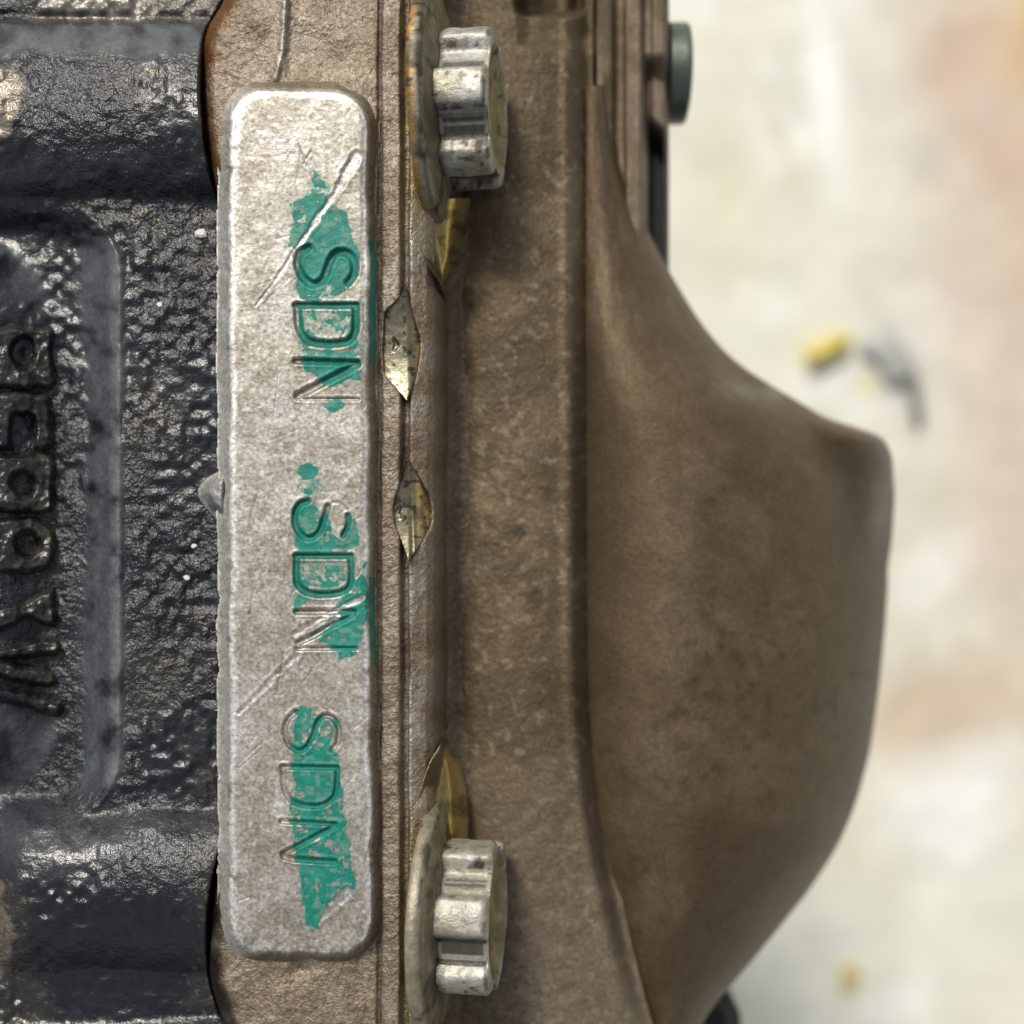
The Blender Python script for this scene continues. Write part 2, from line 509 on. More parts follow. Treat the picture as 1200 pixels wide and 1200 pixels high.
def z_flange(X, Y):
    wv = (fbm(X * 0 + 3, Y, 70, 13, 2) - .5) * 3
    x = X + wv
    tab = [(200, -32), (441, -32), (445, -39), (449, -33), (468, -33), (473, -50), (478, -52), (481, -41), (486, -43), (500, -52), (509, -72), (516, -130),
           (524, -182), (540, -192), (600, -196)]
    z = interp(x, tab)
    z = z - 3 * ss(.4, .7, fbm(X, Y, 70, 15, 2))
    for q in LEAF.values():      # the facets are cut a little into the edge
        ins = np.minimum(X - sinterp(Y, q['L'], 5), sinterp(Y, q['R'], 5) - X)
        z = z - 24 * ss(0, 4, ins) * (Y > q['y0']) * (Y < q['y1'])
    # raised seam above the pad
    sd = seg_d(X, Y, [(334, -240), (334, 10), (330, 60), (323, 92)])
    z = z + 5 * np.exp(-(sd / 4) ** 2) * (X < 480)
    z = z - 5 * ss(332, 342, X) * ss(110, 60, Y) * (X < 440)
    # notch under the pad's lower end
    z = z - 10 * np.exp(-(((X - 352) / 12) ** 2 + ((Y - 1136) / 9) ** 2))
    xl = sinterp(Y, XL)
    e = np.clip((X - xl) / 18, 0, 1)
    z = z - 62 * (1 - np.sqrt(np.clip(1 - (1 - e) ** 2, 0, 1)))
    return z + (fbm(X, Y, 9, 17, 2) - .5) * 2.2

def build_flange():
    X, Y = grid(226, 560, -240, 1440, 1.6)
    Z = z_flange(X, Y)
    xl = sinterp(Y, XL)
    n = fbm(X, Y, 30, 19, 4); n2 = fbm(X, Y, 8, 29, 3)
    e = X - xl
    rust = ss(24, 6, e + (n - .5) * 18) * ss(270, 190, Y)
    edge_dark = ss(26, 4, e + (n - .5) * 34) * ss(900, 1000, Y)  # near-black along the lower part of the left edge
    sd = seg_d(X, Y, [(334, -240), (334, 10), (330, 60), (323, 92)])
    seam = np.exp(-(sd / 3) ** 2) * ss(.3, .6, n2) * .8
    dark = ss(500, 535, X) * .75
    ledge = np.exp(-((X - 480.5) / 2.2) ** 2) * ss(.35, .6, n)
    groove_dark = np.exp(-((X - 474) / 5) ** 2) * .6 + np.exp(-((X - 445) / 3.2) ** 2) * .6  # darker brown lines along the two grooves
    oil = ss(462, 482, X) * (ss(330, 200, Y) + ss(900, 1000, Y)) * ss(520, 490, X)
    col = colmix((.265, .212, .155), ((.36, .31, .25), ss(.5, .75, n) * .6), ((.16, .115, .072), ss(.5, .3, n) * .5),
                 ((.12, .080, .042), dark), ((.07, .05, .032), groove_dark), ((.62, .60, .55), seam + ledge * .5),
                 ((.25, .19, .07), oil * .6 * ss(.3, .6, n)), ((.15, .065, .017), rust), ((.025, .016, .012), edge_dark))
    wb = np.clip(seam * .6 + ledge * .6, 0, 1)
    o = sheet('cover_flange', X, Y, Z, M_FLANGE, root, X > xl - 1, col, wb, skirt=-500)
    o['label'] = 'brown cast flange carrying the stamped pad'
    return o
flange = build_flange()

# ---- stamped pad
STROKES = [  # (points, half width, depth)
    (smooth_line([(361, 290), (351.6, 296.8), (348.8, 308.3), (353.5, 322.7), (363, 332), (372.7, 332), (380.4, 324.6), (385.2, 311.2), (391, 299), (400.5, 295),
                  (411, 300), (415.8, 311.2), (414, 322.7), (408, 331)]), 5.0, 7),
    ([(346, 358), (418, 358)], 3.8, 7), (smooth_line([(349, 358), (349.5, 377), (354, 392), (364, 400.5), (384, 403), (405, 401), (414, 394), (417, 382), (417, 359)]), 4.6, 7),
    ([(346, 423), (419, 425)], 3.8, 7), ([(419, 427), (348.7, 464)], 4.8, 7), ([(348, 468), (420, 468)], 1.6, 3),
    (smooth_line([(360.5, 587.4), (351.5, 590.8), (346, 602), (347, 617.8), (356, 629), (366, 630), (375, 622), (379.7, 609), (384, 594)]), 3.8, 6.5),
    (smooth_line([(384, 594), (391, 589), (400, 591), (406, 598)]), 1.4, .7), (smooth_line([(408, 604), (408, 615), (402, 628)]), 3.0, 6),
    ([(346, 651.6), (412, 651.6)], 3.2, 6.5), (smooth_line([(347.5, 651.6), (348, 681), (356, 692), (372, 696.7), (394, 695.5), (408, 689), (412, 676), (411, 652)]), 3.8, 6.5),
    ([(347, 717), (415, 717)], 3.4, 6), ([(413, 721), (349, 754)], 3.4, 5), ([(347, 760), (417, 760)], 2.2, 4),
    (smooth_line([(347.5, 833.8), (338, 842.5), (333.8, 857.5), (338.8, 872.5), (350, 880), (360, 875), (367.5, 860), (373, 845), (381, 838.8), (391, 842.5), (397.5, 855),
                  (395.5, 870), (389, 879)]), 3.0, 6),
    ([(330, 898.8), (395, 900)], 2.8, 6), (smooth_line([(332, 899), (332.5, 920), (338.8, 935), (350, 942.5), (370, 945), (385, 940), (393.8, 927.5), (395.5, 901)]), 3.2, 6),
    ([(330, 962.5), (393, 966)], 2.8, 5.5), ([(393, 968), (331, 1001)], 3.2, 5.5), ([(333, 1004), (345, 1007), (392, 1010)], 3.4, 6)]
GOUGES = [([(417, 182), (396, 222), (352, 286), (322, 330), (300, 358)], 8, 1.5, 2.6), ([(397, 722), (352, 762), (300, 815), (280, 836)], 6, 4, 1.6),
          ([(408, 1046), (388, 1062), (374, 1082)], 9, 3, 1.5), ([(425, 700), (370, 728), (345, 742)], 4, 4, 1.2)]

def pad_parts(X, Y):
    wob = (fbm(X, Y, 40, 101, 4) - .5) * 9
    chip = ss(.55, .85, fbm(X, Y, 26, 103, 3)) * 3
    d = box_sdf(X, Y, 269, 430 + 4 * ss(700, 1100, Y), 107, 1116, 40) + wob * .6 + chip * ss(-8, 2, box_sdf(X, Y, 269, 430, 107, 1116, 40))
    z = -36 * ss(-1, 14, d) ** .9
    z = z - 1.6 * ss(-9, 0, d)
    left = ss(285, 268, X)
    z = z + 1.5 * np.exp(-((d + 4) / 4) ** 2) * left
    g = np.zeros(X.shape)
    for pts, hw, dep in STROKES:
        s = seg_d(X, Y, pts)
        g = np.maximum(g, .8 * dep * (.75 + .5 * vn(X, Y, 30, 127)) * ss(hw + 1.2, hw * .35, s))
        z = z + .45 * min(1, dep / 5) * np.exp(-((s - hw - 2.2) / 1.6) ** 2)
    z = z - g
    go = np.zeros(X.shape)
    for pts, hw0, hw1, dep in GOUGES:
        tot = math.hypot(pts[-1][0] - pts[0][0], pts[-1][1] - pts[0][1])
        t = np.clip(np.hypot(X - pts[0][0], Y - pts[0][1]) / tot, 0, 1)
        hw = lerp(hw0, hw1, t) * (.5 + 1.0 * fbm(X, Y, 20, 107, 3))
        s = seg_d(X, Y, pts) + (fbm(X, Y, 9, 108, 2) - .5) * 4
        k = ss(hw, hw * .3, s)
        z = z - .5 * dep * k * (1 - .5 * ss(0, 1, t)) + .35 * np.exp(-((s - hw - 1) / 1.8) ** 2)
        go = np.maximum(go, k)
    z = z + (fbm(X, Y, 7, 109, 2) - .5) * .5 + (fbm(X, Y, 40, 111, 2) - .5) * .6
    return d, z, g, go

# green paint daubed over the stamping: three smears and runs down the pad's right wall
P_A = [(367.6, 200), (373, 207), (385, 217), (383, 232), (405, 248), (410, 267), (415, 285), (419, 300), (416, 330), (400, 345), (385, 348), (350, 351), (347, 330), (349, 305),
       (352, 295), (337, 288), (345, 262), (342, 240), (355, 230), (362, 222)]
P_B = [(348, 345), (420, 353), (420, 408), (372, 408), (352, 402)]
P_C = [(352, 408), (420, 412), (421, 442), (385, 456), (372, 440), (354, 432)]
P_D = [(344, 588), (356, 584), (368, 590), (376, 606), (383, 596), (388, 624), (399, 630), (407, 606), (418, 608), (419, 636), (410, 645), (396, 653), (344, 653)]
P_E = [(343, 650), (414, 650), (414, 700), (345, 700)]
P_F = [(428, 660), (418, 678), (395, 710), (402, 724), (366, 742), (365, 750), (385, 755), (392, 763), (397, 773), (412, 771), (420, 768), (428, 738), (431, 700)]
P_F2 = [(346, 698), (368, 700), (352, 708), (346, 714)]
P_G = [(348.8, 826), (357.5, 823.8), (367.5, 830), (366, 840), (376, 842), (392.5, 845), (393, 860), (387.5, 877.5), (397.5, 885), (397.5, 917.5), (405, 960), (412.5, 1017.5),
       (417.5, 1042.5), (395, 1042.5), (392.5, 1053.8), (377.5, 1070), (372.5, 1087.5), (355, 1085), (357.5, 1072.5), (352.5, 1047.5), (350, 1022.5), (342.5, 965), (341, 942.5),
       (345, 920), (343.8, 880), (345, 852.5)]
PAINT = [((330, 440, 190, 490), [(P_A, .02), (P_B, .30), (P_C, .12)], [(391, 475, 13, 8, .16)], [], 'green paint over the upper letter group'),
         ((335, 442, 538, 790), [(P_D, .12), (P_E, .44), (P_F, .0), (P_F2, .05)], [(360, 552, 10, 8, .1), (362, 572, 14, 14, .4)], [], 'green paint over the middle letter group'),
         ((325, 425, 815, 1095), [(P_G, .02)], [], [], 'green paint over the lower letter group')]

def paint_cover(X, Y, g, go, polys, ells):
    jit = (fbm(X, Y, 12, 131, 4) - .5)
    n = fbm(X, Y, 9, 133, 3)
    cov = np.zeros(X.shape); soft = np.zeros(X.shape)
    for p, thin in polys:
        s = poly_sdf(X, Y, p) + jit * 10
        cov = np.maximum(cov, ss(1, -1, s) * (1 - thin * 1.15 * ss(.35, .6, n) * 2 * (1 - ss(1, 4, g))))
        cov = np.where((s < 3) & (g > 2.5), 1, cov)
        soft = np.maximum(soft, ss(7, -3, s))
    for cx, cy, rx, ry, thin in ells:
        s = (np.hypot((X - cx) / rx, (Y - cy) / ry) - 1) * min(rx, ry) + jit * 10
        cov = np.maximum(cov, ss(1, -1, s) * (1 - thin * 2.2 * ss(.35, .6, n)))
        soft = np.maximum(soft, ss(6, -3, s))
    bald = ss(1.05, .8, np.hypot((X - 397) / 10.5, (Y - 606) / 18)) * ss(.2, .4, (X - 383 - (Y - 594) * .12) / 10)
    soft = soft * (1 - bald); cov = cov * (1 - bald)
    pores = ss(.62, .7, fbm(X, Y, 7, 137, 2))
    cov = cov - .75 * pores * (g < 2) * ss(.4, .6, fbm(X, Y, 40, 149, 2))
    cov = cov - 1.2 * ss(.35, .8, go)
    return cov, soft * (1 - ss(.3, .7, go))

def build_pad():
    X, Y = grid(244, 456, 84, 1142, 1.0)
    d, Z, g, go = pad_parts(X, Y)
    n = fbm(X, Y, 22, 113, 4); n2 = fbm(X, Y, 6, 117, 3); n3 = fbm(X, Y, 80, 119, 3)
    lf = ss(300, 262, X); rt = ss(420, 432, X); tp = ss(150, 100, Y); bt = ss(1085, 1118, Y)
    wid = 2.0 + 3.5 * vn(X * 0, Y, 45, 121) + 11 * lf * ss(245, 130, Y) + 2.5 * lf + 7 * bt * n
    lip = 1.1 * np.exp(-((d + wid * .55) / wid) ** 2) * np.clip(lf * 1.0 + rt * (.3 + .7 * ss(.5, .6, vn(X * 0, Y, 60, 123))) + tp * .35 + bt * .8, 0, 1) * ss(.34, .54, n2 * .6 + n * .5 + .06 * lf)
    lip = np.maximum(lip, np.exp(-((d + 4 + (n - .5) * 5) / 3.2) ** 2) * ss(300, 278, X) * ss(.25, .45, n2 * .5 + n * .5) * .95)
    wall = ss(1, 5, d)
    smudge = np.exp(-(((X - 330) / 34) ** 2 + ((Y - 165) / 24) ** 2)) + np.exp(-(((X - 322) / 20) ** 2 + ((Y - 474) / 10) ** 2)) + np.exp(-(((X - 400) / 14) ** 2 + ((Y - 196) / 16) ** 2))
    col = colmix((.375, .347, .295), ((.46, .435, .39), ss(.5, .7, n)), ((.30, .27, .22), ss(.48, .3, n) * .7), ((.52, .50, .46), ss(.6, .72, n2) * .7),
                 ((.37, .34, .34), np.clip(smudge * (.3 + n), 0, 1) * .8),
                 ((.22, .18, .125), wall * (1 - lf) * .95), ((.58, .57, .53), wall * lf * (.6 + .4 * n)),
                 ((.25, .22, .18), ss(2, 6, g) * .55), ((.80, .79, .75), lip), ((.64, .62, .59), go * ss(.25, .5, n2) * .9), ((.26, .24, .24), go * ss(.44, .34, n) * .5))
    hair = np.zeros(X.shape)
    rnd = random.Random(8)
    for _ in range(46):
        cx, cy = rnd.uniform(270, 430), rnd.uniform(110, 1110)
        an = rnd.choice([-.95, -.95, -1.1, -.5, 1.45]) + rnd.uniform(-.3, .3); ln = rnd.uniform(8, 55)
        h_ = seg_d(X, Y, [(cx, cy), (cx + ln * math.cos(an), cy - ln * math.sin(an) * -1 if an > 1 else cy + ln * math.sin(an))])
        hair = np.maximum(hair, ss(1.5, .2, h_) * rnd.uniform(.3, .9))
    Z = Z - .7 * hair
    col = colmix((0, 0, 0), ((1, 1, 1), np.zeros(X.shape))) + col * (1 + .35 * hair * np.where(n > .5, 1, -1.2))[..., None]
    stain = np.zeros(X.shape)
    for _, polys, ells, _f, _l in PAINT:
        stain = np.maximum(stain, paint_cover(X, Y, g, go, polys, ells)[1])
    stain = stain * (.25 + .75 * ss(.42, .62, n2)) * .75
    col = col * (1 - stain[..., None]) + np.array([.05, .22, .165]) * stain[..., None]
    bare = np.clip(lip * .45 + go * .5 + smudge * .35, 0, 1) * (1 - stain)
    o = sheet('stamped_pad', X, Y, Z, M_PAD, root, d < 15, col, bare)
    o['label'] = 'pale raised pad stamped with letter groups and daubed green'
    return o
pad = build_pad()

def build_paint():
    for (x0, x1, y0, y1), polys, ells, fill, lab in PAINT:
        X, Y = grid(x0, x1, y0, y1, .8)
        d, Z, g, go = pad_parts(X, Y)
        n = fbm(X, Y, 9, 133, 3); n4 = fbm(X, Y, 30, 134, 3)
        cov, soft = paint_cover(X, Y, g, go, polys, ells)
        col = colmix((.006, .195, .145), ((.06, .28, .215), ss(.45, .75, n) * ss(.9, .55, cov)), ((.02, .235, .18), ss(.4, .65, n4) * .7), ((.16, .27, .21), ss(.56, .7, fbm(X, Y, 6, 136, 2)) * .55 * (g < 2)), ((.006, .12, .09), ss(2.5, 6, g) * .5 + ss(.45, .3, n) * .3))
        Zp = Z + .55
        Zp = np.maximum(Zp, np.where(g > 0, Z + .55, -99))
        o = sheet('paint_smear', X, Y, Zp, M_PAINT, pad, cov > .5, col)
        o['label'] = lab
    for y0, y1, a0, a1, lab in ((250, 450, 255, 300, 'dull green run down the right wall of the pad'), (655, 792, 660, 688, 'dull green run on the right wall lower down')):
        X, Y = grid(428, 446, y0, y1, .8)
        d, Z, g, go = pad_parts(X, Y)
        n = fbm(X, Y, 30, 139, 2)
        run = ss(a0, a1, Y) * ss(y1 - 5, y1 - 30, Y)
        col = colmix((.010, .20, .15), ((.03, .16, .12), ss(.4, .7, n)))
        o = sheet('paint_smear', X, Y, Z + .6, M_PAINT, pad, (d > 3) & (d < 11 + 6 * (n - .5)) & (run * (.45 + 1.1 * fbm(X, Y, 16, 140, 3)) > .62), col)
        o['label'] = lab
build_paint()

# casting flash nub on the pad's left wall
def build_nub():
    X, Y = grid(226, 272, 538, 626, 1.0)
    pts = [(272, 546), (262, 549), (252, 555), (240, 561), (233, 572), (233, 582), (241, 595), (252, 606), (262, 614), (272, 617)]
    d = poly_sdf(X, Y, pts) + (fbm(X, Y, 10, 141, 2) - .5) * 2
    Z = -70 + 44 * np.clip(1 - ss(-14, 1, d), 0, 1) + 10 * ss(240, 262, X) + (fbm(X, Y, 8, 143, 2) - .5) * 2
    n = fbm(X, Y, 14, 145, 3)
    rim = np.exp(-((d + 2) / 2.5) ** 2)
    col = colmix((.40, .40, .38), ((.30, .31, .31), ss(.4, .6, n)), ((.70, .69, .66), rim * .7))
    o = sheet('casting_nub', X, Y, Z, M_PAD, root, d < 1, col, rim * .2, skirt=-100)
    o['label'] = 'pale drip of flash metal lying against the black casting'
build_nub()

# ---- cut facets on the flange edge
def build_facets():
    for k, q in LEAF.items():
        X, Y = grid(440, 515, q['y0'], q['y1'], .8)
        L = sinterp(Y, q['L'], 5); R = sinterp(Y, q['R'], 5)
        yc = (q['y0'] + q['y1']) / 2; hy = (q['y1'] - q['y0']) / 2
        v = (Y - yc) / hy
        bul = 1 - v * v
        rid = q['ridge'] + 2 * v
        Z = -32 - 9 * bul - .004 * np.maximum(rid - 6 - X, 0) ** 2 - .045 * np.maximum(X - rid + 6, 0) ** 2
        dimple = np.hypot((X - (463 if k == 'a' else 467) + 1.5 * np.sin(Y * .4)) / 3.6, (Y - q['mid']) / 8.5)
        Z = Z - 3.5 * ss(1.2, .3, dimple) - 2.2 * np.exp(-((X - rid) / 1.4) ** 2) * (k == 'b')
        n = fbm(X, Y, 14, 151, 3)
        spk = ss(.70, .76, fbm(X, Y, 6, 153, 2)) * .8 
        col = colmix((.26, .24, .17), ((.58, .45, .20), ss(.3, 1, bul) * ss(470, 500, X)), ((.15, .14, .10), ss(.5, .7, n) * .7), ((.05, .045, .03), spk), ((.15, .11, .07), np.maximum(np.maximum(ss(5, 0, X - L), ss(4, 0, R - X)), ss(.78, 1, np.abs(v)))))
        o = sheet('machined_facet', X, Y, Z + (fbm(X, Y, 16, 155, 2) - .5) * 1.2, M_GOLD, flange, (X > L) & (X < R), col, np.zeros(X.shape), skirt=-110)
        o['label'] = ('upper' if k == 'a' else 'lower') + ' bright leaf-shaped cut on the flange edge'
    for k, q in SPOT.items():
        X, Y = grid(472, 560, q['y0'], q['y1'], .8)
        L = sinterp(Y, q['L'], 5); R = sinterp(Y, q['R'], 5)
        t = np.clip((X - L) / np.maximum(R - L, 1), 0, 1)
        Z = -46 - 118 * t ** 1.1 + 22 * np.exp(-((t - .72) / .22) ** 2)
        n = fbm(X, Y, 14, 157, 3)
        v = (Y - q['y0']) / (q['y1'] - q['y0'])
        gold = ss(.25, .8, t)
        col = colmix((.17, .14, .09), ((.62, .47, .13), gold * .85), ((.55, .50, .36), ss(.8, 1, t) * .7), ((.10, .08, .05), ss(.5, .7, n) * .7), ((.30, .17, .035), ss(.55, .15, t) * ss(.45, .6, n) * .7))
        o = sheet('spot_face', X, Y, Z, M_GOLD, flange, (X > L) & (X < R), col, np.zeros(X.shape), skirt=-230)
        o['label'] = 'gold stained spot face behind the ' + ('upper' if k == 'top' else 'lower') + ' bolt'
build_facets()

# ---- two six-lobed flange bolts
def build_bolt(py, phase, where, seed, tilt):
    zc = -92.0
    kk = (H - zc) / H
    R = 90 * kk
    def prof(th):
        c = np.cos(6 * (th + phase))
        return .90 + .10 * np.tanh(3.0 * (c + .1)) / np.tanh(3.0)
    xw = -100 * (H - 25) / H + 13
    base = np.array([xw, (600 - py) * kk, zc])
    ct, st = math.cos(math.radians(tilt)), math.sin(math.radians(tilt))
    rot = np.array([[ct, 0, -st], [0, 1, 0], [st, 0, ct]])
    def place(co): return (co @ rot.T + base) * S
    def paintjob(co, head):
        u = co[:, 0] * 1.0; v = np.arctan2(co[:, 2], co[:, 1]) * R
        rr = np.hypot(co[:, 1], co[:, 2])
        flat = (rr < R * .86) if head else (rr < R * 1.36)      # end faces: noise in the plane of the face
        u = np.where(flat, co[:, 1] + 300, u); v = np.where(flat, co[:, 2], v)
        n = fbm(u, v, 26, seed, 4); n2 = fbm(u, v, 11, seed + 5, 3); n3 = fbm(u, v, 60, seed + 9, 2)
        c = colmix((.37, .355, .31), ((.49, .475, .43), ss(.5, .7, n)), ((.38, .34, .23), ss(.45, .7, n3) * .6), ((.30, .27, .21), ss(.48, .32, n) * .7))
        dirt = ss(.62, .74, fbm(u, v, 8, seed + 6, 3)) * ss(.38, .6, n3) * .9
        return c, dirt, n, u, v
    # head
    rings = [(6, R * .99, 1), (14, R, 1), (61, R, 1), (65, R * .99, 1), (67, R * .965, .95), (68, R * .92, .6), (68, R * .85, .1), (69, R * .80, 0), (62, R * .72, 0), (58, R * .6, 0),
             (57, R * .3, 0), (57, .5, 0)]
    fine = []
    for a, b in zip(rings[:-1], rings[1:]):
        st_ = max(1, int(abs(b[0] - a[0]) / 4 + abs(b[1] - a[1]) / 8))
        for i in range(st_):
            t = i / st_
            fine.append(tuple(lerp(a[j], b[j], t) for j in range(3)))
    fine.append(rings[-1])
    co, q = lathe(fine, 360, prof)
    c, dirt, n, u, v = paintjob(co, True)
    th = np.arctan2(co[:, 2], co[:, 1])
    rr = np.hypot(co[:, 1], co[:, 2])
    valley = ss(.5, -.2, np.cos(6 * (th + phase))) * (co[:, 0] < 66) * (rr > R * .8)
    dirt = np.clip(dirt + valley * ss(.42, .6, fbm(u, v, 11, seed + 3, 3)) * .85 + ss(13, 7, co[:, 0]) * ss(.4, .6, n) * .8 + ((rr > R * .95) & (co[:, 0] > 62)) * ss(.45, .6, n) * .7, 0, 1)
    face = (rr < R * .79) & (co[:, 0] > 50)
    c = c * (1 - .0)
    c[face] = c[face] * np.array([.72, .68, .42])
    c = c * (1 - dirt[:, None]) + np.array([.045, .04, .03]) * dirt[:, None]
    co = co + np.stack([0 * u, 0 * u, 0 * u], -1)
    rad = 1 + (fbm(u, v, 18, seed + 11, 2) - .5) * .03
    co[:, 1:] *= rad[:, None]
    bolt = link_mesh('flange_bolt', place(co), q, M_BOLT, root, c, np.zeros(len(co)))
    bolt['label'] = where + ' grimy zinc-plated six-lobed flange bolt'
    # its washer flange
    RW = 131 * kk
    wr = [(-18, RW * .55, 0), (-18, RW * .97, 0), (-16, RW, 0), (-6, RW, 0), (-2, RW * .985, 0), (0, RW * .95, 0), (7, RW * .6, 0), (7, RW * .4, 0)]
    fine = []
    for a, b in zip(wr[:-1], wr[1:]):
        st_ = max(1, int(abs(b[0] - a[0]) / 4 + abs(b[1] - a[1]) / 6))
        for i in range(st_):
            t = i / st_
            fine.append(tuple(lerp(a[j], b[j], t) for j in range(3)))
    fine.append(wr[-1])
    co, q = lathe(fine, 300)
    c, dirt, n, u, v = paintjob(co, False)
    rr = np.hypot(co[:, 1], co[:, 2])
    c *= np.array([.80, .78, .70])
    c[rr < RW * .96] *= np.array([.62, .58, .46])
    orange = ss(-6, -14, co[:, 0]) * ss(.35, .55, n) * (1 if where == 'upper' else .25)
    c = c * (1 - orange[:, None]) + np.array([.40, .22, .04]) * orange[:, None]
    dirt = np.clip(dirt * 1.2 + .75 * ss(.56, .68, fbm(u * 2, v, 34, seed + 31, 4)) + np.exp(-((co[:, 0] + 3) / 2.5) ** 2) * (rr > RW * .95) * ss(.42, .55, n) * .9, 0, 1)
    c = c * (1 - dirt[:, None]) + np.array([.04, .037, .028]) * dirt[:, None]
    co[:, 0] += (fbm(u, v, 90, seed + 21, 2) - .5) * 5
    wz = link_mesh('washer', place(co), q, M_BOLT, bolt, c, np.zeros(len(co)))
    return bolt
build_bolt(131, math.radians(30), 'upper', 301, 8)
build_bolt(1070, math.radians(-14), 'lower', 401, 8)

# ---- brown body right of the flange, groove, domed end
GX = [(-240, 690), (0, 690), (400, 690), (780, 692), (860, 696), (940, 704), (1020, 717), (1100, 734), (1180, 754), (1260, 778), (1440, 850)]
SX = [(100, 716), (150, 722), (200, 732), (250, 750), (300, 774), (340, 797), (380, 822), (420, 856), (450, 900), (475, 944), (495, 976), (530, 1009), (570, 1028), (620, 1037),
      (680, 1041), (740, 1037), (800, 1031), (880, 1020), (940, 1004), (990, 983), (1040, 951), (1090, 911), (1140, 870), (1180, 834), (1230, 806), (1300, 790), (1380, 786)]

def build_body():
    X, Y = grid(500, 712, -240, 1440, 2.2)
    gx = sinterp(Y, GX)
    X = 500 + (X - 500) / (212) * (gx + 6 - 500)
    u = (X - 505) / (gx - 505)
    Z = -214 + 30 * (1 - (2 * np.clip(u, 0, 1) - 1) ** 2) - 55 * ss(gx - 22, gx - 2, X) + 5 * np.exp(-((X - gx + 26) / 7) ** 2)
    Z = Z - 10 * ss(540, 515, X)
    # opening in the top edge
    hole = ss(6, -3, box_sdf(X, Y, 607, 681, -260, 16, 10))
    Z = Z - 160 * hole - 16 * ss(62, 40, Y) * ss(604, 620, X)
    Z = Z + (fbm(X, Y, 14, 201, 3) - .5) * 2.4
    n = fbm(X, Y, 40, 203, 4); n2 = fbm(X, Y, 9, 205, 3); n3 = fbm(X, Y, 140, 207, 3)
    stain = ss(.58, .70, fbm(X, Y, 26, 209, 3)) * np.exp(-(((X - 620) / 50) ** 2 + ((Y - 600) / 130) ** 2))
    top = ss(110, 20, Y)
    col = colmix((.128, .090, .049), ((.17, .127, .076), ss(.5, .72, n) * .75), ((.088, .061, .031), ss(.5, .32, n3) * .8), ((.20, .16, .12), ss(750, 1150, Y) * .6),
                 ((.30, .24, .17), ss(.66, .74, n2) * .45), ((.05, .042, .025), stain * .9), ((.085, .062, .024), top * .6), ((.15, .10, .05), ss(548, 515, X) * .8))
    o = sheet('cover_body', X, Y, Z, M_BODY, root, None, col, np.zeros(X.shape), skirt=-640)
    o['label'] = 'brown curved cover wall between flange and dome'
build_body()

def build_dome():
    vs = np.linspace(100, 1380, 420)
    ph0 = math.radians(-22)
    us = np.linspace(0, 1, 260)
    V, Uu = np.meshgrid(vs, us, indexing='ij')
    ph = ph0 + (math.radians(168) - ph0) * Uu
    gx = sinterp(V, GX) - 3
    sx = sinterp(V, SX)
    W = sx - gx
    # sideways: fast out to the silhouette, then back under
    X = gx + W * np.where(ph < math.pi / 2, (np.sin(ph) - math.sin(ph0)) / (1 - math.sin(ph0)), np.sin(ph) * .5 + .5)
    lip = sinterp(V, [(488, 0), (496, 14), (505, 33), (512, 42), (528, 38), (560, 24), (600, 14), (640, 6), (668, 0)], 5)
    X = X + lip * ss(math.radians(58), math.radians(80), ph) * ss(math.radians(150), math.radians(112), ph)
    A = 60 + 1.0 * W
    zb = -262.0
    rise = .4 + 1.2 * ss(230, 460, V)
    Z = zb + A * (np.cos(ph) - math.cos(ph0)) * np.where(ph < 0, rise, 1.0) + np.where(ph >= 0, A * (1 - math.cos(ph0)) * (rise - 1), 0)
    Z = Z - 70 * ss(950, 1300, V) + 1.2 * lip * ss(math.radians(56), math.radians(70), ph) * ss(math.radians(130), math.radians(80), ph)
    Q = Uu * 760
    n = fbm(Q, V, 46, 221, 4); n2 = fbm(Q, V, 12, 223, 3); n3 = fbm(Q, V, 170, 225, 3)
    Z = Z + (n - .5) * 2.5
    scuff = ss(.55, .7, fbm(X, V, 60, 227, 3)) * np.exp(-(((X - 910) / 60) ** 2 + ((V - 455) / 16) ** 2))
    col = colmix((.118, .084, .051), ((.142, .104, .066), ss(.45, .7, n)), ((.088, .062, .036), ss(.52, .34, n3) * .8), ((.125, .095, .062), ss(880, 1020, X) * .6),
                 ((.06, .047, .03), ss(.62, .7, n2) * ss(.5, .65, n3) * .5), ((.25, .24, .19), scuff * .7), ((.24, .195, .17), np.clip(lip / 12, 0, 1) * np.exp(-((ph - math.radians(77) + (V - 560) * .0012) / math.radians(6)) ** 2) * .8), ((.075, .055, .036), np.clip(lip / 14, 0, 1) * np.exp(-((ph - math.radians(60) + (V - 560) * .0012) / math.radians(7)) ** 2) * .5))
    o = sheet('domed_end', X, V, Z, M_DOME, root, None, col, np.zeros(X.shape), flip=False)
    o['label'] = 'smooth brown dome with a flared lip bulging towards the right'
build_dome()

